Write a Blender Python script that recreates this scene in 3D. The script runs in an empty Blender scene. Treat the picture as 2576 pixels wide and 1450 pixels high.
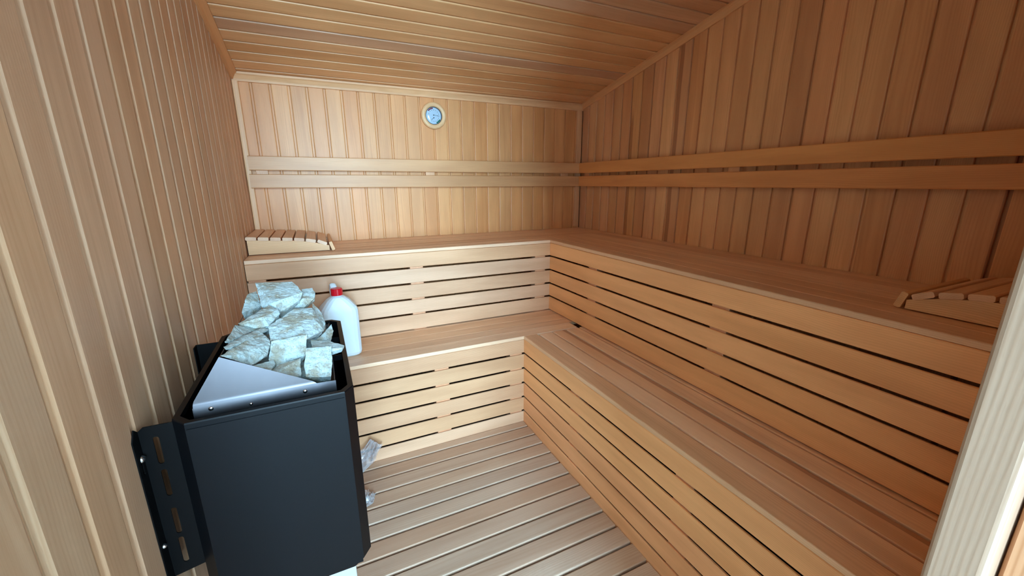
import bpy, bmesh, math, random
from mathutils import Vector, Matrix, noise, Euler

# ------------------------------------------------------------------ scene, camera, daylight
S = bpy.context.scene
C = S.collection
rnd = random.Random(11)
rad = math.radians

YAW, PITCH, ROLL, FPX = rad(25.319), rad(-14.45), rad(-0.142), 1019.86
fwd = Vector((math.sin(YAW) * math.cos(PITCH), math.cos(YAW) * math.cos(PITCH), math.sin(PITCH)))
right = Vector((math.cos(YAW), -math.sin(YAW), 0))
up = right.cross(fwd)
r2 = math.cos(ROLL) * right + math.sin(ROLL) * up
u2 = -math.sin(ROLL) * right + math.cos(ROLL) * up
cam_d = bpy.data.cameras.new('camera')
cam = bpy.data.objects.new('camera', cam_d)
C.objects.link(cam)
m = Matrix((r2, u2, -fwd)).transposed().to_4x4()
m.translation = (0, 0, 1.3)
cam.matrix_world = m
cam_d.sensor_fit = 'HORIZONTAL'
cam_d.sensor_width = 36
cam_d.lens = 36 * FPX / 2576
cam_d.clip_start = 0.02
S.camera = cam

W = bpy.data.worlds.new('overcast_sky')
S.world = W
W.use_nodes = True
bg = W.node_tree.nodes['Background']
bg.inputs[0].default_value = (0.465, 0.755, 1.0, 1)
bg.inputs[1].default_value = 60.0

# window of the added, unseen anteroom behind the camera: a portal only guides the sampling of the sky
WIN_X0, WIN_X1, WIN_Z0, WIN_Z1, WIN_Y = -0.85, 0.45, 0.35, 2.95, -3.0
pl = bpy.data.lights.new('window_portal', 'AREA')
pl.shape = 'RECTANGLE'
pl.size = WIN_X1 - WIN_X0
pl.size_y = WIN_Z1 - WIN_Z0
pl.cycles.is_portal = True
po = bpy.data.objects.new('window_portal', pl)
C.objects.link(po)
po.location = ((WIN_X0 + WIN_X1) / 2, WIN_Y + 0.01, (WIN_Z0 + WIN_Z1) / 2)
po.rotation_euler = (rad(90), 0, 0)

S.view_settings.view_transform = 'Standard'
S.view_settings.look = 'None'
S.view_settings.gamma = 1
S.view_settings.use_curve_mapping = False
S.view_settings.exposure = 0.0
S.cycles.max_bounces = 14
S.cycles.diffuse_bounces = 10
S.cycles.glossy_bounces = 5
S.cycles.transmission_bounces = 8
S.cycles.transparent_max_bounces = 12
S.cycles.sample_clamp_indirect = 8
S.cycles.caustics_reflective = False
S.cycles.caustics_refractive = False
S.cycles.use_denoising = True

# ------------------------------------------------------------------ room numbers (metres)
LX, WX, BY, FY = -0.329, 1.875, 2.719, 0.127     # left wall, right wall, back wall, front wall (inner faces)
CZ, CS = 1.862, 0.21                             # ceiling height at the back wall, slope
P = 0.0895                                       # board pitch
LZ, LFY, LFX = 0.509, 1.813, 0.928               # lower bench: seat height, front planes
UZ, UFY, UFX = 0.961, 2.164, 1.287               # upper bench
def ceil_z(y): return CZ + CS * (BY - y)

# ------------------------------------------------------------------ materials
def lin(c):
    return tuple(((v / 255) / 12.92 if v / 255 <= 0.04045 else ((v / 255 + 0.055) / 1.055) ** 2.4) for v in c)

class NT:
    def __init__(s, name):
        s.m = bpy.data.materials.new(name); s.m.use_nodes = True
        s.t = s.m.node_tree; s.n = s.t.nodes; s.l = s.t.links
        s.b = s.n['Principled BSDF']
    def put(s, sock, v):
        if v is None: return
        if isinstance(v, bpy.types.NodeSocket): s.l.new(v, sock)
        else: sock.default_value = v
    def math(s, op, a, b=None, c=None, clamp=False):
        n = s.n.new('ShaderNodeMath'); n.operation = op; n.use_clamp = clamp
        s.put(n.inputs[0], a); s.put(n.inputs[1], b); s.put(n.inputs[2], c)
        return n.outputs[0]
    def vec(s, x, y, z):
        n = s.n.new('ShaderNodeCombineXYZ')
        for i, v in enumerate((x, y, z)): s.put(n.inputs[i], v)
        return n.outputs[0]
    def noise(s, v, scale, detail=2.0, rough=0.5, dist=0.0):
        n = s.n.new('ShaderNodeTexNoise'); s.put(n.inputs['Vector'], v)
        n.inputs['Scale'].default_value = scale; n.inputs['Detail'].default_value = detail
        n.inputs['Roughness'].default_value = rough; n.inputs['Distortion'].default_value = dist
        return n.outputs['Fac']
    def mix(s, f, a, b, blend='MIX'):
        n = s.n.new('ShaderNodeMix'); n.data_type = 'RGBA'; n.blend_type = blend
        s.put(n.inputs[0], f)
        for sock, v in ((n.inputs[6], a), (n.inputs[7], b)):
            s.put(sock, v if isinstance(v, bpy.types.NodeSocket) else (*v, 1))
        return n.outputs[2]
    def ramp(s, f, lo, hi):
        n = s.n.new('ShaderNodeMapRange'); s.put(n.inputs[0], f)
        n.inputs[1].default_value = lo; n.inputs[2].default_value = hi
        n.interpolation_type = 'SMOOTHSTEP'
        return n.outputs[0]
    def bump(s, h, strength, dist):
        n = s.n.new('ShaderNodeBump'); n.inputs['Strength'].default_value = strength
        n.inputs['Distance'].default_value = dist; s.put(n.inputs['Height'], h)
        s.l.new(n.outputs[0], s.b.inputs['Normal'])

def wood(axis, name='wood', ring=1.0, rough=0.42):
    t = NT(name + '_grain_' + axis)
    co = t.n.new('ShaderNodeTexCoord').outputs['Object']
    oi = t.n.new('ShaderNodeObjectInfo')
    sp = t.n.new('ShaderNodeSeparateXYZ'); t.l.new(co, sp.inputs[0])
    X, Y, Z = sp.outputs
    L, U, V = {'x': (X, Y, Z), 'y': (Y, X, Z), 'z': (Z, X, Y), 'w': (Z, Y, X)}[axis]
    R = oi.outputs['Random']
    R2 = t.math('FRACT', t.math('MULTIPLY', R, 37.77))
    off = t.math('MULTIPLY', R, 57.0)
    Lo = t.math('ADD', L, off)
    # broad tone drift along the board
    tone = t.noise(t.vec(t.math('MULTIPLY', Lo, 1.6), t.math('MULTIPLY', U, 14), t.math('ADD', t.math('MULTIPLY', V, 14), off)), 1.0, 3)
    # growth rings around a wandering pith
    wob = t.noise(t.vec(t.math('MULTIPLY', Lo, 1.1), off, 0.0), 1.0, 2)
    wob2 = t.noise(t.vec(t.math('MULTIPLY', Lo, 5.0), t.math('MULTIPLY', U, 20), t.math('MULTIPLY', V, 20)), 1.0, 3)
    Up = t.math('ADD', U, t.math('MULTIPLY', t.math('SUBTRACT', wob, 0.5), 0.10))
    Up = t.math('ADD', Up, t.math('MULTIPLY', t.math('SUBTRACT', R2, 0.5), 0.16))
    Vp = t.math('ADD', V, t.math('ADD', 0.03, t.math('MULTIPLY', R, 0.05)))
    n_ = t.n.new('ShaderNodeAttribute'); n_.attribute_type = 'OBJECT'; n_.attribute_name = 'figure'
    FG = n_.outputs['Fac']
    Vf = t.math('ADD', t.math('ADD', V, 0.012), t.math('MULTIPLY', t.math('SUBTRACT', t.noise(t.vec(t.math('MULTIPLY', Lo, 2.6), off, 7.0), 1.0, 1), 0.5), 0.085))
    Vp = t.math('ADD', t.math('MULTIPLY', Vp, t.math('SUBTRACT', 1.0, FG)), t.math('MULTIPLY', Vf, FG))
    rr = t.math('SQRT', t.math('ADD', t.math('MULTIPLY', Up, Up), t.math('MULTIPLY', Vp, Vp)))
    ph = t.math('ADD', t.math('MULTIPLY', rr, 2 * math.pi / 0.0052), t.math('MULTIPLY', wob2, 5.0))
    rg = t.math('POWER', t.math('ADD', t.math('MULTIPLY', t.math('SINE', ph), 0.5), 0.5), 2.0)
    # fibres and pores
    fib = t.noise(t.vec(t.math('MULTIPLY', Lo, 9.0), t.math('MULTIPLY', U, 420), t.math('MULTIPLY', V, 420)), 1.0, 2, 0.6)
    por = t.ramp(t.noise(t.vec(t.math('MULTIPLY', Lo, 45), t.math('MULTIPLY', U, 900), t.math('MULTIPLY', V, 900)), 1.0, 1), 0.62, 0.72)
    base = oi.outputs['Color']
    dark = t.mix(1.0, base, (0.74, 0.60, 0.47), 'MULTIPLY')
    light = t.mix(1.0, base, (1.10, 1.10, 1.08), 'MULTIPLY')
    col = t.mix(t.ramp(tone, 0.30, 0.72), light, t.mix(1.0, base, (0.90, 0.85, 0.80), 'MULTIPLY'))
    amt = t.math('MULTIPLY', rg, t.math('ADD', 0.26 * ring, t.math('MULTIPLY', FG, 0.34)))
    col = t.mix(amt, col, dark)
    col = t.mix(t.math('MULTIPLY', t.ramp(fib, 0.35, 0.75), 0.20), col, dark)
    col = t.mix(t.math('MULTIPLY', por, 0.18), col, dark)
    # reddish heartwood streak, or the painted dark of a wide gap, where the board has one (read from the board's own numbers)
    def prop(k):
        n = t.n.new('ShaderNodeAttribute'); n.attribute_type = 'OBJECT'; n.attribute_name = k
        return n.outputs['Fac']
    lo, hi, end = prop('heart_gap_lo'), prop('heart_gap_hi'), prop('heart_gap_end')
    ed = t.math('MULTIPLY', t.math('SUBTRACT', t.noise(t.vec(t.math('MULTIPLY', Lo, 4), 0.0, 0.0), 1.0, 2), 0.5), 0.012)
    Uh = t.math('ADD', U, ed)
    hm = t.math('MULTIPLY', t.ramp(t.math('SUBTRACT', Uh, lo), 0.0, 0.003), t.ramp(t.math('SUBTRACT', hi, Uh), 0.0, 0.003))
    hm = t.math('MULTIPLY', hm, t.ramp(t.math('SUBTRACT', end, L), 0.0, 0.12))
    col = t.mix(t.math('MULTIPLY', hm, 0.68), col, t.mix(1.0, base, (0.42, 0.27, 0.23), 'MULTIPLY'))
    t.l.new(col, t.b.inputs['Base Color'])
    t.put(t.b.inputs['Roughness'], t.math('ADD', rough - 0.05, t.math('MULTIPLY', fib, 0.14)))
    t.b.inputs['Specular IOR Level'].default_value = 0.5
    t.bump(t.math('ADD', fib, t.math('MULTIPLY', rg, 0.5)), 0.14, 0.0006)
    return t.m
WOOD = {a: wood(a) for a in 'xyzw'}             # w: upright boards of the side walls
PINE = wood('z', 'pine', 1.5, 0.45)

def plain(name, c, rough, metal=0.0, spec=0.5, nscale=None, namt=0.0, bump=0.0, coat=0.0):
    t = NT(name)
    c = lin(c)
    if nscale:
        co = t.n.new('ShaderNodeTexCoord').outputs['Object']
        f = t.noise(co, nscale, 4, 0.6)
        t.l.new(t.mix(f, tuple(v * (1 - namt) for v in c), tuple(min(1, v * (1 + namt)) for v in c)), t.b.inputs['Base Color'])
        t.put(t.b.inputs['Roughness'], t.math('ADD', rough - 0.06, t.math('MULTIPLY', f, 0.12)))
        if bump: t.bump(f, bump, 0.001)
    else:
        t.b.inputs['Base Color'].default_value = (*c, 1)
        t.b.inputs['Roughness'].default_value = rough
    t.b.inputs['Metallic'].default_value = metal
    t.b.inputs['Specular IOR Level'].default_value = spec
    t.b.inputs['Coat Weight'].default_value = coat
    return t.m

M_BLACK = plain('black_powder_coat', (8, 9, 12), 0.42, 0, 0.17, 700, 0.3, 0.07)
M_BRACKET = plain('black_bracket_paint', (7, 7, 8), 0.5, 0, 0.12, 500, 0.3, 0.05)
M_STEEL = plain('galvanised_steel', (104, 102, 106), 0.46, 1.0, 0.5, 30, 0.10, 0.05)
M_TRAY = plain('bright_zinc_sheet', (196, 204, 212), 0.4, 0.6, 0.5, 30, 0.08)
M_SCREW = plain('zinc_screw', (205, 210, 215), 0.22, 1.0)
M_DARK = plain('dark_cavity_timber', (70, 52, 38), 0.9, 0, 0.2, 20, 0.3)
M_PLASTER = plain('white_plaster', (214, 212, 206), 0.9, 0, 0.2, 8, 0.05)
M_TILE = plain('grey_floor_tile', (150, 150, 150), 0.5, 0, 0.4, 6, 0.15)
M_RED = plain('red_cap_plastic', (205, 14, 34), 0.32, 0, 0.5, 60, 0.05)
M_DIAL = plain('white_dial_print', (196, 214, 226), 0.6, 0, 0.3, 30, 0.02)
M_INK = plain('black_ink', (24, 26, 30), 0.6, 0, 0.3, 30, 0.05)
M_INKG = plain('grey_ink', (120, 128, 136), 0.6, 0, 0.3, 30, 0.05)
M_MAROON = plain('maroon_ink', (120, 30, 60), 0.6, 0, 0.3, 30, 0.05)
M_GREEN = plain('green_ink', (10, 110, 80), 0.6, 0, 0.3, 30, 0.05)

def clear(name, tint, gloss_rough, haze):
    t = NT(name); t.n.remove(t.b)
    tr = t.n.new('ShaderNodeBsdfTransparent'); tr.inputs[0].default_value = (*tint, 1)
    gl = t.n.new('ShaderNodeBsdfGlossy'); gl.inputs['Roughness'].default_value = gloss_rough
    fr = t.n.new('ShaderNodeFresnel'); fr.inputs[0].default_value = 1.5
    df = t.n.new('ShaderNodeBsdfDiffuse'); df.inputs[0].default_value = (0.85, 0.88, 0.92, 1)
    m1 = t.n.new('ShaderNodeMixShader'); m1.inputs[0].default_value = haze
    t.l.new(tr.outputs[0], m1.inputs[1]); t.l.new(df.outputs[0], m1.inputs[2])
    m2 = t.n.new('ShaderNodeMixShader'); t.l.new(fr.outputs[0], m2.inputs[0])
    t.l.new(m1.outputs[0], m2.inputs[1]); t.l.new(gl.outputs[0], m2.inputs[2])
    t.l.new(m2.outputs[0], t.n['Material Output'].inputs[0])
    return t.m
M_GLASS = clear('gauge_glass', (0.97, 0.985, 1.0), 0.03, 0.0)
M_FILM = clear('clear_plastic_film', (0.95, 0.97, 0.99), 0.12, 0.34)

def jug_mat():
    t = NT('milky_plastic'); b = t.b
    co = t.n.new('ShaderNodeTexCoord').outputs['Object']
    f = t.noise(co, 9, 3)
    t.l.new(t.mix(f, (0.74, 0.90, 0.99), (0.78, 0.92, 0.99)), b.inputs['Base Color'])
    b.inputs['Roughness'].default_value = 0.38
    b.inputs['Subsurface Weight'].default_value = 0.12
    b.inputs['Subsurface Radius'].default_value = (0.03, 0.03, 0.035)
    b.inputs['Subsurface Scale'].default_value = 0.6
    return t.m
M_JUG = jug_mat()

def stone_mat():
    t = NT('crushed_sauna_stone')
    co = t.n.new('ShaderNodeTexCoord').outputs['Object']
    oi = t.n.new('ShaderNodeObjectInfo')
    va = t.n.new('ShaderNodeVectorMath'); va.operation = 'ADD'
    t.l.new(co, va.inputs[0]); t.l.new(t.vec(t.math('MULTIPLY', oi.outputs['Random'], 31.0), 0.0, 0.0), va.inputs[1])
    v = va.outputs[0]
    big = t.noise(v, 26, 4, 0.6)
    mid = t.noise(v, 130, 4, 0.7)
    spk = t.ramp(t.noise(v, 330, 2, 0.6), 0.60, 0.70)
    wsp = t.ramp(t.noise(v, 240, 2, 0.6), 0.60, 0.72)
    a, b_, d = lin((180, 198, 199)), lin((154, 152, 136)), lin((58, 68, 72))
    col = t.mix(t.ramp(big, 0.46, 0.62), a, b_)
    col = t.mix(t.math('MULTIPLY', t.ramp(mid, 0.42, 0.7), 0.40), col, lin((140, 148, 148)))
    col = t.mix(t.math('MULTIPLY', wsp, 0.5), col, lin((226, 232, 232)))
    col = t.mix(t.math('MULTIPLY', spk, 0.6), col, d)
    t.l.new(col, t.b.inputs['Base Color'])
    t.b.inputs['Roughness'].default_value = 0.85
    t.b.inputs['Specular IOR Level'].default_value = 0.3
    t.bump(t.math('ADD', mid, t.math('MULTIPLY', big, 0.6)), 0.45, 0.003)
    return t.m
M_STONE = stone_mat()

# ------------------------------------------------------------------ object helpers
def link(name, me, mat=None, parent=None, loc=(0, 0, 0), color=None, smooth=False):
    if mat is not None and not me.materials: me.materials.append(mat)
    o = bpy.data.objects.new(name, me)
    C.objects.link(o)
    o.location = loc
    if parent is not None: o.parent = parent
    if color is not None: o.color = (*color, 1)
    if smooth:
        for p in me.polygons: p.use_smooth = True
    return o
def from_bm(bm, name):
    bmesh.ops.recalc_face_normals(bm, faces=bm.faces)
    me = bpy.data.meshes.new(name); bm.to_mesh(me); bm.free()
    return me
def tag(o, label, cat, group=None):
    o['label'] = label; o['category'] = cat
    if group: o['group'] = group
    return o
def thing(name, label, cat, loc=(0, 0, 0), rotz=0, group=None):
    o = bpy.data.objects.new(name, None); C.objects.link(o)
    o.empty_display_size = 0.05
    o.location = loc; o.rotation_euler = (0, 0, rotz)
    return tag(o, label, cat, group)
def struct(o, label=None):
    o['kind'] = 'structure'
    if label: o['label'] = label
    return o

TONES = [(222, 171, 123), (218, 163, 117), (227, 179, 131), (213, 157, 108), (221, 169, 116), (218, 167, 124), (224, 174, 125), (215, 160, 111)]
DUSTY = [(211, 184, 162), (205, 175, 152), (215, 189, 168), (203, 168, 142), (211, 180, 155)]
SOFT = [(222, 172, 120), (220, 168, 116), (225, 176, 126), (218, 165, 112), (223, 174, 122)]
GREYED = [(214, 172, 134), (207, 162, 126), (216, 178, 141), (209, 161, 120), (211, 168, 132)]
WARM = [(238, 177, 121), (235, 171, 115), (240, 181, 127), (232, 169, 119)]
PALE = [(221, 177, 141), (218, 172, 135), (224, 183, 150), (220, 174, 134)]
LEFTP = [(220, 185, 153), (213, 175, 145), (222, 190, 160), (214, 174, 140), (217, 181, 150)]
SEATS = [(226, 190, 156), (221, 182, 148), (229, 195, 163), (222, 181, 144)]
BACK = [(220, 160, 103), (218, 156, 99), (223, 165, 109), (216, 153, 95), (221, 162, 105)]
def tone(f=1.0, jit=0.05, pal=None):
    c = lin(rnd.choice(pal or TONES)); k = f * rnd.uniform(1 - jit, 1 + jit)
    return tuple(min(1, v * k) for v in c)
WHITEWOOD = lin((216, 180, 136))

def extrude(profile, length, axis, cap=True):
    """profile: list of (a, b) points; swept along axis from 0 to length.
    axis z: (a,b)->(x,y); axis x: (a,b)->(y,z); axis y: (a,b)->(x,z)"""
    bm = bmesh.new()
    def pt(a, b, l):
        return {'z': (a, b, l), 'x': (l, a, b), 'y': (a, l, b)}[axis]
    lo = [bm.verts.new(pt(a, b, 0)) for a, b in profile]
    hi = [bm.verts.new(pt(a, b, length)) for a, b in profile]
    n = len(profile)
    for i in range(n):
        j = (i + 1) % n
        bm.faces.new((lo[i], lo[j], hi[j], hi[i]))
    if cap:
        bm.faces.new(lo); bm.faces.new(hi[::-1])
    return bm
def bar_profile(a0, a1, b0, b1, c=0.002, round_=None):
    """rectangle with chamfered (or rounded) corners"""
    if round_:
        pts = []
        for cx, cy, s in ((a1 - round_, b1 - round_, 0), (a0 + round_, b1 - round_, 90), (a0 + round_, b0 + round_, 180), (a1 - round_, b0 + round_, 270)):
            for k in range(4):
                t = rad(s + 30 * k); pts.append((cx + round_ * math.cos(t), cy + round_ * math.sin(t)))
        return pts
    return [(a0 + c, b0), (a1 - c, b0), (a1, b0 + c), (a1, b1 - c), (a1 - c, b1), (a0 + c, b1), (a0, b1 - c), (a0, b0 + c)]
def bar(name, x0, x1, y0, y1, z0, z1, axis, parent, color=None, c=0.002, round_=None, mat=None):
    """a length of timber between two corners, grain along axis, origin at its low corner"""
    sx, sy, sz = x1 - x0, y1 - y0, z1 - z0
    pr, ln = {'z': (bar_profile(0, sx, 0, sy, c, round_), sz), 'x': (bar_profile(0, sy, 0, sz, c, round_), sx), 'y': (bar_profile(0, sx, 0, sz, c, round_), sy)}[axis]
    return link(name, from_bm(extrude(pr, ln, axis), name), mat or WOOD[axis], parent, (x0, y0, z0), color or tone())
def boxes(name, lst, mat, parent=None, loc=(0, 0, 0)):
    bm = bmesh.new()
    for x0, x1, y0, y1, z0, z1 in lst:
        g = bmesh.ops.create_cube(bm, size=1)
        bmesh.ops.scale(bm, vec=(x1 - x0, y1 - y0, z1 - z0), verts=g['verts'])
        bmesh.ops.translate(bm, vec=((x0 + x1) / 2, (y0 + y1) / 2, (z0 + z1) / 2), verts=g['verts'])
    return link(name, from_bm(bm, name), mat, parent, loc)

# wall cladding: face 70 mm, rounded shoulders, a 9 mm tongue left showing at the bottom of the groove
def clad_profile(flip, low=0.005, notch=0.0012):
    f1, dp, bk = 0.0755, 0.0065, -0.0125
    n0 = f1 + 0.0044
    pts = [(0.0006, bk), (0.0006, -0.0036 if low < 0.006 else -0.0056), (low * 0.36, -0.0012 if low < 0.006 else -0.0034), (low, 0.0), (f1, 0.0), (f1 + 0.0032, -0.0012), (n0, -0.0036),
           (n0, -dp - 0.0035), (n0 + notch, -dp - 0.0035), (n0 + notch, -dp), (P, -dp), (P, bk)]
    return [(a, b * flip) for a, b in pts]

# ------------------------------------------------------------------ setting: floor, walls, ceiling
floor = struct(boxes('floor', [(LX - 0.06, WX + 0.06, FY - 0.25, BY + 0.06, -0.09, -0.034)], M_DARK), 'slatted wooden sauna floor between the heater and the benches')
ys = 1.762
edges = [LFY - 0.001, ys]
while edges[-1] > FY - 0.02: edges.append(edges[-1] - 0.0835)
for k in range(len(edges) - 1):
    y1, y0 = edges[k] - (0.0 if k == 0 else 0.0088), edges[k + 1]
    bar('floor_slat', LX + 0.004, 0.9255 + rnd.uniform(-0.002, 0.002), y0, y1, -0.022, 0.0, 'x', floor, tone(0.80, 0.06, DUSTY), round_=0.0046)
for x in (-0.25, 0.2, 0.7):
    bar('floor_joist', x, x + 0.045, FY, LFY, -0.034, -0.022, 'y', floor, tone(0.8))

def wall_box(name, b, label):
    return struct(boxes(name, [b], M_DARK), label)
wl = wall_box('wall_left', (LX - 0.07, LX - 0.013, FY - 0.15, BY + 0.07, -0.09, 2.6), 'left wall clad in upright wooden boards with wide grooves')
wb = wall_box('wall_back', (LX - 0.013, WX + 0.013, BY + 0.013, BY + 0.07, -0.09, 2.6), 'pale back wall of upright boards behind the benches')
wr = wall_box('wall_right', (WX + 0.013, WX + 0.07, FY - 0.15, BY + 0.07, -0.09, 2.6), 'shaded right wall of upright boards')

HEART_GAP = {2.10: (0.060, 0.090, 1.80), 1.735: (0.054, 0.084, 9.0), 0.482: (-0.01, 0.016, 9.0)}  # last entry: dark of a wide gap between boards, painted into the colour
# left wall: boards follow y; profile (a along y, b outward = +x)
y = 0.828 - 0.0745 - P * 4
while y < BY - 0.02:
    yc = min(y + P, BY - 0.002)
    prof = [(0 + b, a) for a, b in clad_profile(1, 0.0085)]
    top = ceil_z(y + P) + 0.004
    bm = extrude([(b, a) for b, a in prof], top + 0.03, 'z')
    if yc < y + P:
        for v in bm.verts: v.co.y = min(v.co.y, yc - y)
    o = link('wall_board', from_bm(bm, 'wall_board'), WOOD['w'], wl, (LX, y, -0.03), tone(0.88, 0.07, LEFTP))
    y += P
# back wall: boards follow x; outward = -y
x = -0.251 - 0.0805
while x < WX - 0.01:
    prof = [(a, b) for a, b in clad_profile(-1)]
    bm = extrude(prof, ceil_z(BY) + 0.03, 'z')
    xm = min(WX - 0.002 - x, P)
    for v in bm.verts: v.co.x = min(v.co.x, xm)
    if x < LX:
        for v in bm.verts: v.co.x = max(v.co.x, LX + 0.002 - x)
    link('wall_board', from_bm(bm, 'wall_board'), WOOD['z'], wb, (x, BY, -0.03), tone(1.0, 0.05, BACK))
    x += P
# right wall: boards follow y; outward = -x
y = 2.625 + 0.0895 - P * 1 + 0.0045
y0s = []
while y > FY - 0.02: y0s.append(y); y -= P
for y in [y0s[0] + P] + y0s:
    ym = min(BY - 0.002 - y, P)
    if ym < 0.01: continue
    top = ceil_z(y + P) + 0.004
    bm = extrude([(-b, P - a) for a, b in clad_profile(1, 0.004, 0.0052)], top + 0.03, 'z')
    for v in bm.verts: v.co.y = min(v.co.y, ym)
    o = link('wall_board', from_bm(bm, 'wall_board'), WOOD['w'], wr, (WX, y, -0.03), tone(0.95, 0.10))
    o['board_y'] = y
# ceiling: boards follow the slope; local frame: x along the board, y down the slope towards the back, z = out of the room
ang = math.atan(CS)
cl = struct(boxes('ceiling', [(LX - 0.06, WX + 0.06, -2.80, 0.06, 0.013, 0.06)], M_DARK), 'sloping boarded ceiling')
cl.location = (0, BY, CZ); cl.rotation_euler = (-ang, 0, 0)
s = (2.138 - BY) / math.cos(ang) - P * 30 - 0.004
while s < -0.001:
    if s > -2.72:
        sm = min(P, -0.002 - s)
        bm = extrude([(min(P - a, sm), -b) for a, b in clad_profile(1)], WX - LX - 0.004, 'x')
        link('ceiling_board', from_bm(bm, 'ceiling_board'), WOOD['x'], cl, (LX + 0.002, s, 0), tone(0.97, 0.07, SOFT + GREYED))
    s += P

# front wall with the doorway the picture is taken from
DX0, DX1, DZ = -0.27, 0.55, 2.06
wf = struct(boxes('wall_front', [(LX, DX0 - 0.03, FY - 0.12, FY, -0.09, 3.2), (DX1 + 0.09, WX + 0.013, FY - 0.12, FY, -0.09, 3.2), (DX0 - 0.03, DX1 + 0.09, FY - 0.12, FY, DZ, 3.2)], WOOD['z']), 'front wall around the doorway')
wf.color = (*lin((204, 160, 116)), 1)
dr = struct(boxes('door_1', [(DX0 - 0.03, DX0, FY - 0.12, FY, 0, DZ)], PINE), 'pale pine door frame')
dr.color = (*lin((226, 196, 150)), 1)
PINE_C = lin((166, 138, 118))
j = bar('jamb_lining', DX1, DX1 + 0.05, FY - 0.042, FY + 0.0, 0, DZ, 'z', dr, PINE_C, mat=PINE, round_=0.006)
j['label'] = 'pale pine post at the edge of the doorway'
j2 = bar('jamb_rebate', DX1 + 0.03, DX1 + 0.09, FY - 0.20, FY - 0.044, 0, DZ, 'z', dr, lin((196, 146, 110)), mat=PINE, c=0.003)
j2['figure'] = 1.0
bar('door_head', DX0, DX1 + 0.05, FY - 0.042, FY, DZ, DZ + 0.04, 'x', dr, PINE_C)
bar('threshold', DX0, DX1 + 0.05, FY - 0.18, FY - 0.02, -0.05, 0.004, 'x', dr, lin((190, 150, 110)))

# unseen anteroom added behind the camera, its white walls and tall window shaping the daylight
AX0, AX1, AY0, AZ1 = -1.0, 1.6, WIN_Y, 3.15
ay1 = FY - 0.12
struct(boxes('floor_added_anteroom', [(AX0, AX1, AY0, ay1, -0.10, -0.03)], M_TILE), 'grey tiled floor of the added anteroom outside the doorway')
struct(boxes('ceiling_added_anteroom', [(AX0, AX1, AY0, ay1, AZ1, AZ1 + 0.05)], M_PLASTER), 'white ceiling of the added anteroom outside the doorway')
struct(boxes('wall_added_anteroom_left', [(AX0 - 0.05, AX0, AY0, ay1, -0.1, AZ1)], M_PLASTER), 'white wall of the added anteroom on the heater side')
struct(boxes('wall_added_anteroom_right', [(AX1, AX1 + 0.05, AY0, ay1, -0.1, AZ1)], M_PLASTER), 'white wall of the added anteroom outside the doorway')
struct(boxes('wall_added_anteroom_front', [(AX0, LX, ay1, ay1 + 0.03, -0.1, AZ1)], M_PLASTER), 'white wall of the added anteroom beside the sauna doorway')
struct(boxes('wall_added_anteroom_back', [(AX0, WIN_X0, AY0 - 0.1, AY0, -0.1, AZ1), (WIN_X1, AX1, AY0 - 0.1, AY0, -0.1, AZ1),
       (WIN_X0, WIN_X1, AY0 - 0.1, AY0, -0.1, WIN_Z0), (WIN_X0, WIN_X1, AY0 - 0.1, AY0, WIN_Z1, AZ1)], M_PLASTER), 'white wall of the added anteroom with the tall window')
struct(boxes('window_1', [(WIN_X0, WIN_X0 + 0.05, AY0 - 0.08, AY0 - 0.02, WIN_Z0, WIN_Z1), (WIN_X1 - 0.05, WIN_X1, AY0 - 0.08, AY0 - 0.02, WIN_Z0, WIN_Z1),
       (WIN_X0, WIN_X1, AY0 - 0.08, AY0 - 0.02, WIN_Z0, WIN_Z0 + 0.05), (WIN_X0, WIN_X1, AY0 - 0.08, AY0 - 0.02, WIN_Z1 - 0.05, WIN_Z1)], M_PLASTER), 'tall white window of the added anteroom')

# mouldings
def quarter(r=0.032, n=5):
    pts = [(0, 0), (r, 0), (r, -r * 0.30)]
    for k in range(n + 1):
        t = rad(90 * k / n)
        pts.append((r * 0.30 + (r * 0.70) * math.cos(t) * 0.98, -r * 0.30 - r * 0.7 * math.sin(t)))
    pts.append((0, -r))
    return pts
# back crown: follows x; section in (y, z)
q = [(BY - a, CZ + CS * a * 0.6 + b) for a, b in ((0, 0), (0.030, 0.0), (0.030, -0.010), (0.024, -0.014), (0.018, -0.022), (0.013, -0.030), (0.010, -0.040), (0, -0.040))]
t1 = struct(link('trim_1', from_bm(extrude(q, WX - LX - 0.004, 'x'), 'trim_1'), WOOD['x'], None, (LX + 0.002, 0, 0), lin((226, 180, 133))), 'light moulding between back wall and ceiling')
# side crowns follow the slope
def side_trim(name, x, sgn, label, col, w=0.032, h=0.034):
    pr = [(sgn * a, b) for a, b in ((0, 0.0), (w, 0.0), (w, -0.008), (w * 0.72, -h * 0.42), (w * 0.45, -h * 0.72), (w * 0.30, -h), (0, -h))]
    bm = extrude(pr, 2.72, 'y')
    o = struct(link(name, from_bm(bm, name), WOOD['y'], None, (x, BY, CZ), col), label)
    for v in o.data.vertices: v.co.y -= 2.72
    o.rotation_euler = (-ang, 0, 0)
    return o
side_trim('trim_2', LX, 1, 'moulding between left wall and ceiling', lin((212, 158, 108)))
side_trim('trim_3', WX, -1, 'moulding between right wall and ceiling', lin((216, 165, 116)))
# upright corner strips
c1 = struct(bar('trim_4', LX + 0.001, LX + 0.030, BY - 0.022, BY - 0.001, UZ + 0.002, CZ - 0.04, 'z', None, lin((229, 184, 138)), round_=0.006), 'pale upright strip in the back left corner')
c2 = struct(bar('trim_5', WX - 0.055, WX - 0.014, BY - 0.018, BY - 0.001, UZ + 0.012, CZ - 0.04, 'z', None, lin((220, 172, 128)), c=0.003), 'upright strip in the back right corner')

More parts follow.
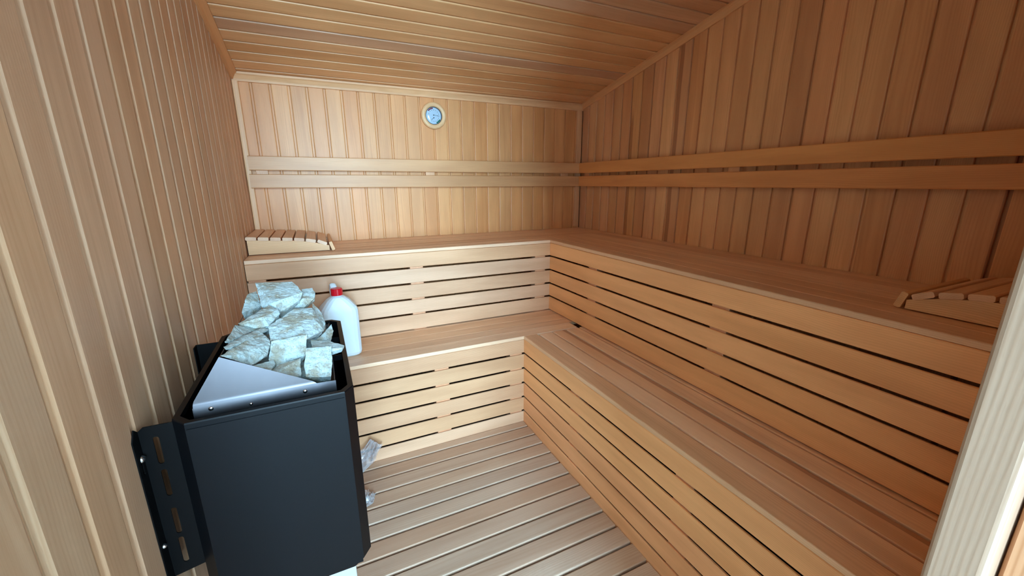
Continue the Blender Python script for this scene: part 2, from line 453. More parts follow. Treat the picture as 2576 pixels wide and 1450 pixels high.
# ------------------------------------------------------------------ benches
def bench(name, label, z, fy, fx):
    """an L-shaped tier: seat boards along the back (x) and along the right (y), slatted fronts below"""
    t = thing(name, label, 'bench', ((LX + fx) / 2, fy, z - 0.4))
    inv = Vector(t.location)
    def put(nm, x0, x1, y0, y1, z0, z1, ax, col=None, **k):
        o = bar(nm, x0, x1, y0, y1, z0, z1, ax, t, col, **k)
        o.location = Vector(o.location) - inv
        return o
    return t, put

# upper tier
ub, put = bench('upper_bench', 'upper L-shaped wooden bench with slatted front below the backrest rails', UZ, UFY, UFX)
TH = 0.0185                                     # seat board thickness
ST = 0.0090                                     # front slat thickness
ye = [UFY, 2.249, 2.335, 2.421, 2.507, 2.593, 2.679, BY - 0.003]
for k in range(7):
    x1 = UFX + 0.0 if k < 2 else WX - 0.004
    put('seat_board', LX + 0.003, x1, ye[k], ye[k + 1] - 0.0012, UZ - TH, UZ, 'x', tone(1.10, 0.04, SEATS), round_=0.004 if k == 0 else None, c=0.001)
xe = [UFX, 1.372, 1.457, 1.542, 1.627, 1.712, 1.797, WX - 0.004]
for k in range(7):
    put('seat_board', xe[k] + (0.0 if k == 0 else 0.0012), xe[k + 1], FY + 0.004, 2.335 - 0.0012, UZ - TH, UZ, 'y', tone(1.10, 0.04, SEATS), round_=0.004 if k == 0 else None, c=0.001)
ugap = [0.866, 0.779, 0.692, 0.607, 0.5145]
ztop = UZ - TH - 0.0006
for k, zb in enumerate(ugap):
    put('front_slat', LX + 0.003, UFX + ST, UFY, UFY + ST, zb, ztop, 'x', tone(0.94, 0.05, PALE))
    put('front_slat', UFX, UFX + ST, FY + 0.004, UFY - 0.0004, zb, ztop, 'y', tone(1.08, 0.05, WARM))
    ztop = zb - 0.0098
for x in (-0.323, 0.419, 1.187):
    put('support_post', x, x + 0.072, UFY + ST + 0.0005, UFY + 0.06, LZ + 0.0005, UZ - TH, 'z', lin((216, 162, 124)))
for yy in (1.697, 0.921, 0.15):
    put('support_post', UFX + ST + 0.0005, UFX + 0.06, yy, yy + 0.072, LZ + 0.0005, UZ - TH, 'z', lin((216, 162, 124)))

# lower tier
lb, put = bench('lower_bench', 'lower L-shaped wooden step bench with slatted front rising from the floor', LZ, LFY, LFX)
ye = [LFY, 1.897, 1.975, 2.061, 2.150, 2.24]
LSEAT = 5
for k in range(LSEAT):
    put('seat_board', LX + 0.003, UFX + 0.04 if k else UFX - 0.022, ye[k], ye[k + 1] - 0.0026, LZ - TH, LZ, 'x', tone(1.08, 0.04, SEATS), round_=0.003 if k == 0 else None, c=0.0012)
xe = [LFX, 1.012, 1.097, 1.182, 1.270, 1.330]
for k in range(5):
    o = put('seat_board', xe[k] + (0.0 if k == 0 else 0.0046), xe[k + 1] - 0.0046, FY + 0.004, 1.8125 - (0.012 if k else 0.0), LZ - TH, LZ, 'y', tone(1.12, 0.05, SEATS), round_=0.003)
    if k == 2: o['heart_gap_lo'] = 0.056; o['heart_gap_hi'] = 0.09; o['heart_gap_end'] = 9.0
put('seat_bearer', 1.0, 1.02, FY + 0.01, 1.80, LZ - TH - 0.02, LZ - TH - 0.0005, 'y', tone(0.8))
put('seat_bearer', 1.085, 1.11, FY + 0.01, 1.80, LZ - TH - 0.02, LZ - TH - 0.0005, 'y', tone(0.8))
put('seat_bearer', 1.17, 1.195, FY + 0.01, 1.80, LZ - TH - 0.02, LZ - TH - 0.0005, 'y', tone(0.8))
lgap = [0.415, 0.328, 0.2414, 0.1555, 0.0696, -0.033]
ztop = LZ - TH - 0.0006
for k, zb in enumerate(lgap):
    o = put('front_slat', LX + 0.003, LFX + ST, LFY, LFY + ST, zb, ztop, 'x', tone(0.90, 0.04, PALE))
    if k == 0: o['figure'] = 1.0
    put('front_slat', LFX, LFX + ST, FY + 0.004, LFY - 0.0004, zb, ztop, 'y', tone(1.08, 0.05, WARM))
    ztop = zb - 0.0104
for x in (-0.323, 0.439, 0.85):
    put('support_post', x, x + 0.072, LFY + ST + 0.0005, LFY + 0.06, -0.03, LZ - TH, 'z', lin((216, 162, 124)))
for yy in (1.30, 0.7, 0.15):
    put('support_post', LFX + ST + 0.0005, LFX + 0.06, yy, yy + 0.072, -0.03, LZ - TH, 'z', lin((216, 162, 124)))

# ------------------------------------------------------------------ backrest rails
def rel(o, t): o.location = Vector(o.location) - Vector(t.location); return o
RZ = [(1.374, 1.449), (1.279, 1.353)]
b1 = thing('backrest', 'pale pair of horizontal backrest rails on the back wall', 'backrest', (0.7, BY, 1.36), group='backrest rails')
for k, (z0, z1) in enumerate(RZ):
    rel(bar('rail', LX + 0.022 - 0.004 * k, WX - 0.045, BY - 0.045, BY - 0.026, z0, z1, 'x', b1, lin((212, 162, 113)) if k == 0 else lin((208, 158, 110)), c=0.003), b1)
for x in (-0.28, 0.66, 1.684):
    rel(bar('spacer_block', x, x + 0.06, BY - 0.026, BY - 0.0005, 1.285, 1.443, 'z', b1, lin((222, 174, 132))), b1)
b2 = thing('backrest', 'shaded pair of horizontal backrest rails on the right wall', 'backrest', (WX, 1.4, 1.36), group='backrest rails')
for k, (z0, z1) in enumerate(RZ):
    rel(bar('rail', WX - 0.045, WX - 0.026, FY + 0.006, BY - 0.026, z0, z1, 'y', b2, lin((222, 160, 98)) if k == 0 else lin((220, 156, 98)), c=0.003), b2)
for yy in (2.57, 1.36, 0.25):
    rel(bar('spacer_block', WX - 0.026, WX - 0.0005, yy, yy + 0.06, 1.285, 1.443, 'z', b2, lin((218, 164, 118))), b2)

# ------------------------------------------------------------------ headrests
def headrest(label, loc, rotz):
    t = thing('headrest', label, 'headrest', loc, rotz, 'curved slatted headrests')
    LN, DP = 0.362, 0.385
    def topz(x):                       # top edge of the side cheeks: falls slowly, then turns down at the low end
        u = x / LN
        return 0.076 - 0.026 * u - 0.022 * max(0, (u - 0.55) / 0.45) ** 2
    for yy in (0.0, DP - 0.02):
        bm = bmesh.new()
        xs = [LN * k / 10 for k in range(11)]
        pts = [(x, 0.004) for x in (0.0, LN)] + [(x, topz(x)) for x in reversed(xs)]
        f = [bm.verts.new((x, 0, z)) for x, z in pts]; b = [bm.verts.new((x, 0.02, z)) for x, z in pts]
        bm.faces.new(f); bm.faces.new(b[::-1])
        for i in range(len(pts)):
            j = (i + 1) % len(pts); bm.faces.new((f[i], f[j], b[j], b[i]))
        ck = link('side_cheek', from_bm(bm, 'side_cheek'), WOOD['x'], t, (0, yy + 0.004, 0), lin((232, 190, 140)))
        ck['figure'] = 0.8
    n = 7; pit = LN / n
    for k in range(n):
        x0 = k * pit - 0.004
        a = math.atan2(topz(min(LN, x0 + 0.045)) - topz(max(0, x0)), 0.045)
        if k == n - 1: a = -0.42
        o = bar('slat', 0, 0.0455, -0.008, DP + 0.008, 0, 0.016, 'y', t, tone(1.06, 0.04, SEATS), c=0.003)
        o.location = (x0, -0.008, topz(max(0, x0 + 0.022)) - 0.022 * math.tan(a) + 0.0005)
        o.rotation_euler = (0, -a, 0)
    o = bar('end_board', 0, 0.016, -0.002, DP + 0.002, 0.0, 0.046, 'y', t, lin((226, 180, 128)), c=0.003)
    o.location = (LN + 0.012, -0.002, 0.001); o.rotation_euler = (0, rad(-17), 0)
    return t
headrest('curved slatted wooden headrest lying against the left wall on the upper bench', (LX + 0.006, 2.312, UZ), 0)
headrest('curved slatted wooden headrest lying in shade near the pine doorpost', (1.822, 0.140, UZ), rad(90))

# ------------------------------------------------------------------ thermometer
def lathe(prof, seg=48):
    bm = bmesh.new(); rings = []
    for r, h in prof:
        rings.append([bm.verts.new((r * math.cos(2 * math.pi * k / seg), -h, r * math.sin(2 * math.pi * k / seg))) for k in range(seg)])
    for i in range(len(rings) - 1):
        for k in range(seg):
            bm.faces.new((rings[i][k], rings[i][(k + 1) % seg], rings[i + 1][(k + 1) % seg], rings[i + 1][k]))
    return bm
th = thing('thermometer', 'round wall thermometer with pale wooden ring and white dial', 'thermometer', (0.735, BY, 1.718))
prof = [(0.078, 0.0), (0.081, 0.006), (0.0805, 0.014), (0.077, 0.021), (0.070, 0.0245), (0.062, 0.024), (0.055, 0.020), (0.0525, 0.016), (0.0525, 0.002), (0.078, 0.0)]
o = link('wooden_ring', from_bm(lathe(prof), 'wooden_ring'), WOOD['x'], th, (0, 0, 0), lin((232, 194, 146)), True)
o = link('bezel', from_bm(lathe([(0.0525, 0.010), (0.0525, 0.0155), (0.050, 0.0165), (0.050, 0.010), (0.0525, 0.010)]), 'bezel'), M_STEEL, th, (0, 0, 0), None, True)
def disc(r, h, seg=40):
    bm = bmesh.new()
    a = [bm.verts.new((r * math.cos(2 * math.pi * k / seg), -h, r * math.sin(2 * math.pi * k / seg))) for k in range(seg)]
    b = [bm.verts.new((v.co.x, -h + 0.002, v.co.z)) for v in a]
    bm.faces.new(a); bm.faces.new(b[::-1])
    for k in range(seg): bm.faces.new((a[k], a[(k + 1) % seg], b[(k + 1) % seg], b[k]))
    return bm
dial = link('dial', from_bm(disc(0.0515, 0.011), 'dial'), M_DIAL, th)
def arc(name, r0, r1, a0, a1, mat, h=0.0114, n=10):
    bm = bmesh.new()
    for k in range(n):
        t0, t1 = rad(a0 + (a1 - a0) * k / n), rad(a0 + (a1 - a0) * (k + 1) / n)
        bm.faces.new([bm.verts.new((r * math.cos(t), -h, r * math.sin(t))) for r, t in ((r0, t0), (r1, t0), (r1, t1), (r0, t1))])
    bmesh.ops.remove_doubles(bm, verts=bm.verts, dist=1e-6)
    return link(name, from_bm(bm, name), mat, dial)
arc('red_zone', 0.040, 0.0475, 95, 142, M_MAROON)
arc('green_zone', 0.040, 0.0475, -68, -28, M_GREEN)
bm = bmesh.new()
for a in list(range(20, 161, 23)) + list(range(200, 341, 23)):
    for da, r in ((-2.4, 0.034), (2.4, 0.034)):
        t = rad(a + da)
        c = Vector((r * math.cos(t), -0.0114, r * math.sin(t)))
        bm.faces.new([bm.verts.new(c + Vector(d)) for d in ((-0.0011, 0, -0.002), (0.0011, 0, -0.002), (0.0011, 0, 0.002), (-0.0011, 0, 0.002))])
sm = link('scale_marks', from_bm(bm, 'scale_marks'), M_INKG, dial); sm['kind'] = 'stuff'
def needle(z0, ang_, ln):
    bm = bmesh.new()
    d = Vector((math.cos(rad(ang_)), 0, math.sin(rad(ang_)))); n_ = Vector((-d.z, 0, d.x))
    o0 = Vector((0, -0.0125, z0))
    bm.faces.new([bm.verts.new(v) for v in (o0 - n_ * 0.0008, o0 + d * ln * 0.6 - n_ * 0.0008, o0 + d * ln * 0.62 - n_ * 0.0018, o0 + d * ln, o0 + d * ln * 0.62 + n_ * 0.0018, o0 + d * ln * 0.6 + n_ * 0.0008, o0 + n_ * 0.0008)])
    link('needle', from_bm(bm, 'needle'), M_INK, dial)
    g = link('needle_hub', from_bm(disc(0.0034, 0.013, 12), 'needle_hub'), M_INK, dial); g.location.z = z0
needle(0.004, -8, 0.040)
needle(-0.012, 217, 0.022)
dome = [(0.0505 * math.cos(rad(a)), 0.015 + 0.009 * math.sin(rad(a))) for a in (0, 18, 36, 54, 72, 86)]
link('glass_cover', from_bm(lathe(dome), 'glass_cover'), M_GLASS, th, (0, 0, 0), None, True)

# ------------------------------------------------------------------ heater
HX0, HX1, HY0, HY1, HZ0, HZ1, CH = -0.276, 0.029, 0.815, 1.318, 0.455, 0.893, 0.024
ht = thing('sauna_heater', 'black metal sauna heater full of stones, bracketed to the left wall', 'heater', (-0.12, 1.06, HZ0))
def rl(o): return rel(o, ht)
def octo(x0, x1, y0, y1, c):
    return [(x0 + c, y0), (x1 - c * 0.75, y0), (x1, y0 + c), (x1, y1 - c), (x1 - c, y1), (x0 + c, y1), (x0, y1 - c), (x0, y0 + c * 1.2)]
bm = bmesh.new()
oo, ii = octo(HX0, HX1, HY0, HY1, CH), octo(HX0 + 0.011, HX1 - 0.011, HY0 + 0.011, HY1 - 0.011, CH - 0.005)
inn = octo(HX0 + 0.003, HX1 - 0.003, HY0 + 0.003, HY1 - 0.003, CH - 0.002)
def ringv(pts, z): return [bm.verts.new((x, y, z)) for x, y in pts]
rings = [ringv(oo, HZ0 + 0.02), ringv(oo, HZ1 - 0.0025), ringv([(x * 0.995 + -0.12 * 0.005, y * 0.995 + 1.06 * 0.005) for x, y in oo], HZ1), ringv(ii, HZ1), ringv(ii, HZ1 - 0.012), ringv(inn, HZ1 - 0.012), ringv(inn, HZ0 + 0.03)]
for a, b in zip(rings, rings[1:]):
    for k in range(8): bm.faces.new((a[k], a[(k + 1) % 8], b[(k + 1) % 8], b[k]))
bm.faces.new(rings[-1])
bt = ringv(octo(HX0 + 0.02, HX1 - 0.02, HY0 + 0.005, HY1 - 0.02, CH), HZ0)
for k in range(8): bm.faces.new((rings[0][k], rings[0][(k + 1) % 8], bt[(k + 1) % 8], bt[k]))
bm.faces.new(bt)
casing = rl(link('casing', from_bm(bm, 'casing'), M_BLACK))
casing.parent = ht
fp = rl(boxes('front_panel', [(HX0 + CH + 0.002, HX1 - CH * 0.75 - 0.002, HY0 - 0.0016, HY0 - 0.0002, HZ0 + 0.012, HZ1 - 0.012)], M_BLACK)); fp.parent = ht

# brackets
def slot_plate(name, outline, slots, thick, to3, parent):
    bm = bmesh.new()
    es = []
    for loop in [outline] + slots:
        vs = [bm.verts.new((a, b, 0)) for a, b in loop]
        es += [bm.edges.new((vs[i], vs[(i + 1) % len(vs)])) for i in range(len(vs))]
    bmesh.ops.triangle_fill(bm, use_beauty=True, use_dissolve=False, edges=es)
    g = bmesh.ops.extrude_face_region(bm, geom=list(bm.faces))
    for v in g['geom']:
        if isinstance(v, bmesh.types.BMVert): v.co.z = thick
    for v in bm.verts: v.co = Vector(to3(*v.co))
    o = rl(link(name, from_bm(bm, name), M_BRACKET)); o.parent = parent
    return o
def slot(cx, z0, z1, w=0.0045, lean=0.0):
    pts = []
    for k in range(7): t = rad(180 * k / 6); pts.append((cx + w * math.cos(t), z1 - w + w * math.sin(t)))
    for k in range(7): t = rad(180 + 180 * k / 6); pts.append((cx + lean + w * math.cos(t), z0 + w + w * math.sin(t)))
    return pts
YB = 0.846
br = slot_plate('mounting_bracket', [(LX + 0.001, 0.560), (HX0 + 0.006, 0.572), (HX0 + 0.006, 0.886), (LX + 0.010, 0.886), (LX + 0.001, 0.878)],
                [slot(-0.3045, a, b) for a, b in ((0.808, 0.864), (0.739, 0.796), (0.654, 0.712), (0.586, 0.645))], 0.002, lambda a, b, c: (a, YB + c, b), ht)
fl = slot_plate('bracket_flange', [(YB - 0.026, 0.560), (YB + 0.002, 0.552), (YB + 0.002, 0.878), (YB - 0.012, 0.890), (YB - 0.026, 0.872)], [slot(YB - 0.012, 0.800, 0.825, 0.0028)], 0.002, lambda a, b, c: (LX + 0.0005 + c, a, b), br)
fl.location = (0, 0, 0); fl.parent = br
fl.location = Vector((0, 0, 0)); br_loc = Vector(br.location)
def screw(y_, z_, r=0.006):
    bm = bmesh.new()
    pr = [(0.0001, 0.0052), (r * 0.6, 0.0046), (r, 0.002), (r * 1.15, 0.0)]
    seg = 16; rg_ = [[bm.verts.new((h, rr_ * math.cos(2 * math.pi * k / seg), rr_ * math.sin(2 * math.pi * k / seg))) for k in range(seg)] for rr_, h in pr]
    for i in range(len(rg_) - 1):
        for k in range(seg): bm.faces.new((rg_[i][k], rg_[i][(k + 1) % seg], rg_[i + 1][(k + 1) % seg], rg_[i + 1][k]))
    o = link('screw', from_bm(bm, 'screw'), M_SCREW, br, (LX + 0.0025, y_, z_), None, True)
    return o
screw(YB - 0.008, 0.830); screw(YB - 0.013, 0.645, 0.004)
bb = rl(boxes('rear_bracket', [(LX + 0.001, HX0 + 0.004, 1.262, 1.264, 0.56, 0.888), (LX + 0.0005, LX + 0.0025, 1.236, 1.264, 0.56, 0.888)], M_BRACKET)); bb.parent = ht

# stone basket of galvanised sheet
IX0, IX1, IY0, IY1 = -0.250, -0.004, 0.864, 1.272
bk = rl(boxes('stone_basket', [(IX0, IX1, IY0, IY0 + 0.0015, 0.50, 0.895), (IX1 - 0.0015, IX1, IY0 + 0.002, IY1, 0.50, 0.897), (IX0, IX1, IY1, IY1 + 0.0015, 0.50, 0.893),
         (IX0, IX0 + 0.0015, IY0 + 0.002, IY1, 0.50, 0.895), (IX0, IX1, IY0, IY1, 0.80, 0.802)], M_STEEL)); bk.parent = ht
def sheet(name, pts, faces, th_=0.0014):
    bm = bmesh.new(); vs = [bm.verts.new(p) for p in pts]
    for f in faces: bm.faces.new([vs[i] for i in f])
    bmesh.ops.recalc_face_normals(bm, faces=bm.faces)
    bmesh.ops.solidify(bm, geom=list(bm.faces), thickness=th_)
    o = rl(link(name, from_bm(bm, name), M_STEEL)); o.parent = ht
    return o
a0, a1, a2 = Vector((-0.249, IY0 - 0.002, 0.872)), Vector((-0.247, IY0 - 0.003, 0.902)), Vector((-0.201, 0.894, 0.978))
df = sheet('heat_deflector', [a0, (-0.039, IY0 - 0.002, 0.872), (-0.003, IY0 - 0.002, 0.872), (-0.003, IY0 - 0.003, 0.901), (-0.039, IY0 - 0.003, 0.902), a1,
      (-0.0425, IY0 - 0.0018, 0.9045), (-0.2463, IY0 - 0.0015, 0.9055), (-0.047, IY0 + 0.0005, 0.9070), (-0.2452, IY0 + 0.001, 0.9090), a2], [(0, 1, 4, 5), (1, 2, 3, 4), (5, 4, 6, 7), (7, 6, 8, 9), (9, 8, 10)])
for p_ in df.data.polygons: p_.use_smooth = True
df.data.set_sharp_from_angle(angle=rad(50))
wd = sheet('wall_deflector', [(-0.249, 0.868, 0.895), (-0.249, 1.268, 0.895), (-0.203, 1.268, 0.968), (-0.2015, 0.896, 0.977)], [(0, 1, 2, 3)])
for x, z, r in ((-0.221, 0.8905, 0.0042), (-0.062, 0.889, 0.0042), (-0.157, 0.8845, 0.003)):
    o = link('rivet', from_bm(lathe([(r * 1.1, 0.0), (r, 0.0012), (r * 0.55, 0.0022), (0.0002, 0.0025)], 14), 'rivet'), M_SCREW, df, (x, IY0 - 0.0035, z), None, True)
# every mesh of the heater was drawn in room coordinates: rl() moved it under the Empty, sub-parts share their part's frame
for bx in ((-0.0035, 0.018, 0.89, 0.894), (-0.0035, 0.018, 1.10, 1.104), (-0.0035, 0.018, 1.24, 1.244)):
    o = rl(boxes('basket_strut', [(bx[0], bx[1], bx[2], bx[3], 0.845, 0.86)], M_BLACK)); o.parent = ht
un = rl(boxes('base_tray', [(-0.235, -0.008, 0.842, 1.28, 0.335, HZ0 + 0.001)], M_TRAY)); un.parent = ht

# ------------------------------------------------------------------ stones
def stone(seed, pts, label, push=(0.0, 0.030, -0.038), rough=0.0026):
    """a chunk of crushed rock: the hull of its visible corners and of the same corners pushed into the pile"""
    r = random.Random(seed)
    pts = [Vector(p) for p in pts]
    c = sum(pts, Vector()) / len(pts)
    base = Vector((c.x, c.y, min(p.z for p in pts) + push[2]))
    bm = bmesh.new()
    for p in pts:
        bm.verts.new(p - base)
        q = c + (p - c) * r.uniform(0.72, 0.92) + Vector(push) * r.uniform(0.8, 1.1)
        bm.verts.new(q - base)
    g = bmesh.ops.convex_hull(bm, input=bm.verts)
    dead = {e for e in list(g['geom_interior']) + list(g['geom_unused']) if isinstance(e, bmesh.types.BMVert)}
    bmesh.ops.delete(bm, geom=list(dead), context='VERTS')
    bmesh.ops.triangulate(bm, faces=bm.faces)
    for _ in range(5):
        es = [e for e in bm.edges if e.calc_length() > 0.0065]
        if not es: break
        bmesh.ops.subdivide_edges(bm, edges=es, cuts=1)
        bmesh.ops.triangulate(bm, faces=bm.faces)
    off = Vector((seed * 3.1, seed * 1.7, 0))
    bm.normal_update()
    mv = []
    for v in bm.verts:
        p = v.co * 45 + off
        mv.append(v.normal * (noise.noise(p) * rough * 0.8 + noise.noise(p * 2.7) * rough * 0.5 + noise.noise(p * 6.5) * rough * 0.3))
    for v, d in zip(bm.verts, mv): v.co += d
    o = link('sauna_stone', from_bm(bm, 'sauna_stone'), M_STONE, None, base)
    return tag(o, label, 'stone', 'stones piled in the heater')
# visible corners of each chunk (metres), label
STONES = [
    (3, [(-0.1708, 1.255, 1.0423), (-0.0837, 1.26, 1.0365), (-0.059, 1.2, 1.0165), (-0.1543, 1.165, 0.9985), (-0.1272, 1.15, 1.0096), (-0.1162, 1.15, 0.9806), (-0.0659, 1.185, 0.9997), (-0.1366, 1.155, 1.0028)],
     'largest pale grey stone, topmost on the heater pile'),
    (4, [(-0.0623, 1.25, 1.0126), (-0.0361, 1.255, 1.0127), (-0.0297, 1.23, 1.0029), (-0.0327, 1.21, 0.9933), (-0.0598, 1.19, 0.9769), (-0.0874, 1.185, 0.9812), (-0.061, 1.2, 0.9994)],
     'small grey stone tucked behind the topmost stone, toward the jug'),
    (5, [(-0.19, 1.235, 1.0186), (-0.1736, 1.265, 1.0176), (-0.1586, 1.2, 0.9915), (-0.1844, 1.18, 0.9787), (-0.197, 1.16, 0.9883), (-0.1966, 1.19, 1.0012)],
     'shaded grey stone behind the topmost stone, toward the wall'),
    (6, [(-0.1935, 1.075, 0.9876), (-0.1366, 1.155, 1.0028), (-0.1156, 1.13, 0.9953), (-0.1119, 1.12, 0.9861), (-0.1338, 1.075, 0.9729), (-0.1606, 1.07, 0.9714), (-0.1774, 1.08, 0.9762), (-0.1433, 1.09, 0.9919)],
     'long grey stone just below the topmost stone on the wall side'),
    (7, [(-0.1328, 1.065, 0.9741), (-0.0815, 1.145, 0.9884), (-0.039, 1.15, 0.9844), (-0.0354, 1.09, 0.9704), (-0.0154, 1.06, 0.9476), (-0.0541, 1.02, 0.9451), (-0.1276, 1.01, 0.9566), (-0.0721, 1.05, 0.9582)],
     'large tan-faced stone in the middle of the heater pile'),
    (8, [(-0.1251, 1.0, 0.9584), (-0.0529, 1.02, 0.956), (-0.0582, 0.985, 0.9195), (-0.1013, 0.97, 0.9149), (-0.1252, 0.96, 0.9117), (-0.1308, 0.965, 0.9299)],
     'large white broken stone in front of the tan-faced one'),
    (9, [(-0.1997, 0.9, 0.9779), (-0.181, 1.0, 0.9689), (-0.146, 1.04, 0.97), (-0.1262, 1.005, 0.9575), (-0.1284, 0.965, 0.9433), (-0.1569, 0.93, 0.9362), (-0.1803, 0.935, 0.9487), (-0.1287, 0.985, 0.954)],
     'flat pale stone resting just above the slanted metal guard'),
    (10, [(-0.2002, 0.94, 0.9812), (-0.1938, 0.985, 0.9765), (-0.1462, 1.075, 0.9711), (-0.1332, 1.06, 0.9677), (-0.1462, 1.04, 0.9682), (-0.1953, 0.93, 0.9784)],
     'thin slab of stone wedged behind the flat pale one'),
    (11, [(-0.2002, 0.955, 0.9859), (-0.1974, 1.06, 0.9894), (-0.1762, 1.12, 0.9649), (-0.1609, 1.09, 0.9629), (-0.1969, 0.985, 0.9737)],
     'grey stone low against the wall-side guard behind the thin slab'),
    (12, [(-0.1552, 0.935, 0.9337), (-0.1215, 0.96, 0.9291), (-0.1168, 0.945, 0.925), (-0.1249, 0.92, 0.9215), (-0.1377, 0.92, 0.9249)],
     'small stone low behind the slanted metal guard'),
    (13, [(-0.1235, 0.93, 0.9175), (-0.1143, 0.945, 0.9228), (-0.0688, 0.955, 0.9253), (-0.0683, 0.91, 0.9036), (-0.0981, 0.895, 0.9075), (-0.1199, 0.905, 0.9194)],
     'mid-sized grey stone at the front of the pile behind the metal lip'),
    (14, [(-0.0553, 0.965, 0.9419), (-0.004, 0.97, 0.9361), (-0.0059, 0.93, 0.9107), (-0.0124, 0.905, 0.8909), (-0.0604, 0.9, 0.902), (-0.0619, 0.925, 0.9171)],
     'upright blocky stone at the front corner of the pile'),
    (15, [(-0.0476, 1.04, 0.9349), (-0.0045, 1.02, 0.93), (0.0251, 1.0, 0.9215), (0.0191, 0.985, 0.9206), (-0.0038, 0.98, 0.9186), (-0.0443, 0.985, 0.9334)],
     'pointed stone jutting over the rim of the heater'),
    (16, [(-0.0158, 1.09, 0.9316), (0.0019, 1.12, 0.9413), (0.0052, 1.1, 0.9289), (-0.0047, 1.07, 0.9119), (-0.0376, 1.07, 0.9216)],
     'small stone by the rim behind the pointed one'),
    (17, [(-0.0389, 1.19, 0.9867), (-0.0183, 1.17, 0.9601), (-0.0121, 1.14, 0.9391), (-0.0196, 1.11, 0.9254), (-0.0367, 1.13, 0.9583)],
     'pale stone near the rim between tan-faced stone and jug'),
]
for k, a in enumerate(STONES): stone(*a, (0.0, 0.002, -0.005) if k == 7 else (0.0, 0.010, -0.013) if k in (1, 6, 8, 12, 13) else (0.0, 0.020, -0.030))
def slab(x0, x1, y0, y1, z0, z1): return [(x, y, z) for x in (x0, x1) for y in (y0, y1) for z in (z1, z1 - 0.01)]
for a in ((31, slab(-0.235, -0.125, 0.89, 1.06, 0.84, 0.905), 'dark buried stone low between the guard and the wall-side stones'),
          (32, slab(-0.12, -0.02, 0.95, 1.08, 0.84, 0.885), 'dark buried stone in the gap beside the blocky front stone'),
          (33, slab(-0.225, -0.03, 1.10, 1.255, 0.86, 0.925), 'buried stone beneath the topmost stone')):
    stone(a[0], a[1], a[2], (0.0, 0.005, -0.05))

# ------------------------------------------------------------------ jug
jg = thing('plastic_jug', 'milky white plastic jug with red screw cap on the lower bench', 'jug', (0.040, 1.985, LZ), rad(4))
def superring(bm, hx, hy, z, c, cx=0, cy=0, n=3):
    pts = []
    cxr = min(c, hx * 0.98); cyr = min(c, hy * 0.98)
    for qx, qy, s in ((1, 1, 0), (-1, 1, 90), (-1, -1, 180), (1, -1, 270)):
        for k in range(n + 1):
            t = rad(s + 90 * k / n)
            pts.append(bm.verts.new((cx + qx * (hx - cxr) + cxr * math.cos(t), cy + qy * (hy - cyr) + cyr * math.sin(t), z)))
    return pts
bm = bmesh.new()
prof = [(0.070, 0.052, 0.0, 0.030), (0.079, 0.060, 0.006, 0.030), (0.083, 0.064, 0.020, 0.030), (0.083, 0.064, 0.195, 0.030), (0.082, 0.063, 0.226, 0.030),
        (0.077, 0.058, 0.240, 0.030), (0.050, 0.040, 0.276, 0.030), (0.032, 0.030, 0.290, 0.026), (0.022, 0.022, 0.295, 0.022), (0.020, 0.020, 0.305, 0.020)]
rs = []
for hx, hy, z, c in prof:
    k = max(0, (z - 0.215) / 0.08)
    rs.append(superring(bm, hx, hy, z, c, 0.0, -0.018 * min(1, k)))
N = len(rs[0])
for a, b in zip(rs, rs[1:]):
    for k in range(N): bm.faces.new((a[k], a[(k + 1) % N], b[(k + 1) % N], b[k]))
bm.faces.new(rs[0][::-1]); bm.faces.new(rs[-1])
bd = link('body', from_bm(bm, 'body'), M_JUG, jg, (0, 0, 0), None, True)
md = bd.modifiers.new('soft_edges', 'BEVEL'); md.width = 0.006; md.segments = 3; md.limit_method = 'ANGLE'; md.angle_limit = rad(12)
md.harden_normals = True
def tube(pts, rads, seg=12):
    bm = bmesh.new(); prev = []
    for i, p in enumerate(pts):
        p = Vector(p); d = (Vector(pts[min(i + 1, len(pts) - 1)]) - Vector(pts[max(i - 1, 0)])).normalized()
        a = d.orthogonal().normalized() if abs(d.x) > 0.9 else Vector((1, 0, 0)); b = d.cross(a).normalized()
        prev.append([bm.verts.new(p + (a * math.cos(2 * math.pi * k / seg) * rads[i][0] + b * math.sin(2 * math.pi * k / seg) * rads[i][1])) for k in range(seg)])
    for a, b in zip(prev, prev[1:]):
        for k in range(seg): bm.faces.new((a[k], a[(k + 1) % seg], b[(k + 1) % seg], b[k]))
    bm.faces.new(prev[0]); bm.faces.new(prev[-1][::-1])
    return bm
link('handle', from_bm(tube([(-0.002, -0.004, 0.285), (-0.006, 0.004, 0.318), (-0.010, 0.020, 0.338), (-0.012, 0.040, 0.334), (-0.010, 0.056, 0.300), (-0.006, 0.058, 0.250), (-0.004, 0.055, 0.215)],
     [(0.017, 0.010), (0.016, 0.010), (0.014, 0.010), (0.013, 0.010), (0.014, 0.010), (0.015, 0.010), (0.017, 0.011)]), 'handle'), M_JUG, jg, (0, 0, 0), None, True)
bm = bmesh.new()
seg = 40; pr = [(0.0245, 0.298), (0.0250, 0.301), (0.0245, 0.326), (0.0225, 0.3295), (0.0002, 0.330)]
rg_ = []
for r_, z in pr:
    rg_.append([bm.verts.new(((r_ + (0.0006 if k % 2 else 0) * (1 if r_ > 0.023 else 0)) * math.cos(2 * math.pi * k / seg), -0.018 + (r_ + (0.0006 if k % 2 else 0) * (1 if r_ > 0.023 else 0)) * math.sin(2 * math.pi * k / seg), z)) for k in range(seg)])
for a, b in zip(rg_, rg_[1:]):
    for k in range(seg): bm.faces.new((a[k], a[(k + 1) % seg], b[(k + 1) % seg], b[k]))
cp = link('screw_cap', from_bm(bm, 'screw_cap'), M_RED, jg, (0, 0, 0), None, False)
cp['label'] = 'red screw cap'

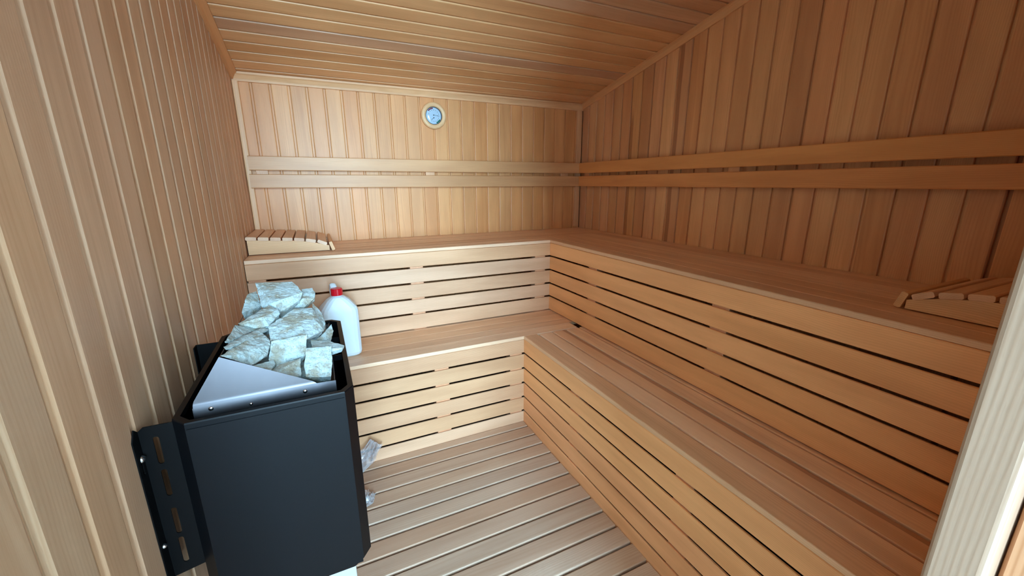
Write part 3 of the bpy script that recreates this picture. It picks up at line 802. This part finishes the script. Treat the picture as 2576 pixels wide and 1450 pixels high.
# ------------------------------------------------------------------ scraps of plastic film behind the heater
def film(name, label, loc, sx, sy, h, seed, rotz):
    bm = bmesh.new(); n = 18; vs = {}
    off = Vector((seed * 5.3, seed * 2.1, 0))
    for i in range(n + 1):
        for k in range(n + 1):
            u, v = i / n - 0.5, k / n - 0.5
            w = noise.noise(Vector((u * 4, v * 9, 0)) + off)
            w2 = noise.noise(Vector((u * 11, v * 16, 3)) + off)
            sq = 1 - 0.35 * abs(u) * 2 + 0.18 * noise.noise(Vector((u * 3, seed, 0)))
            z = max(0.0015, h * (0.45 + 0.7 * w + 0.3 * w2) * (1 - (abs(v) * 1.9) ** 2) * (1 - (abs(u) * 1.7) ** 4))
            vs[i, k] = bm.verts.new((u * sx + 0.006 * w2, v * sy * sq + 0.006 * w, z))
    for i in range(n):
        for k in range(n): bm.faces.new((vs[i, k], vs[i + 1, k], vs[i + 1, k + 1], vs[i, k + 1]))
    o = link(name, from_bm(bm, name), M_FILM, None, loc, None, False)
    o.rotation_euler = (0, 0, rotz)
    return tag(o, label, 'plastic bag', 'scraps of clear plastic behind the heater')
bag = film('plastic_bag', 'crumpled clear plastic bag leaning against the lower bench front', (0.080, 1.766, 0.068), 0.165, 0.10, 0.055, 2, 0)
ax_ = Vector((0.105, 0.018, 0.118)).normalized(); out_ = Vector((0.25, -0.95, 0.15)); out_ = (out_ - ax_ * out_.dot(ax_)).normalized()
mm = Matrix((ax_, out_.cross(ax_), out_)).transposed().to_4x4(); mm.translation = bag.location; bag.matrix_world = mm
film('plastic_bag', 'small torn piece of clear plastic lying on the floor slats beside the heater', (0.035, 1.575, 0.001), 0.10, 0.12, 0.04, 7, 0.9)

# heartwood streaks, and one painted dark gap, on some boards of the right wall and the lower bench
for o in wr.children:
    for yk, (lo, hi, end) in HEART_GAP.items():
        if 'board_y' in o.keys() and abs(o['board_y'] - yk) < P * 0.5:
            o['heart_gap_lo'], o['heart_gap_hi'], o['heart_gap_end'] = lo, hi, end
    if 'board_y' in o.keys(): del o['board_y']
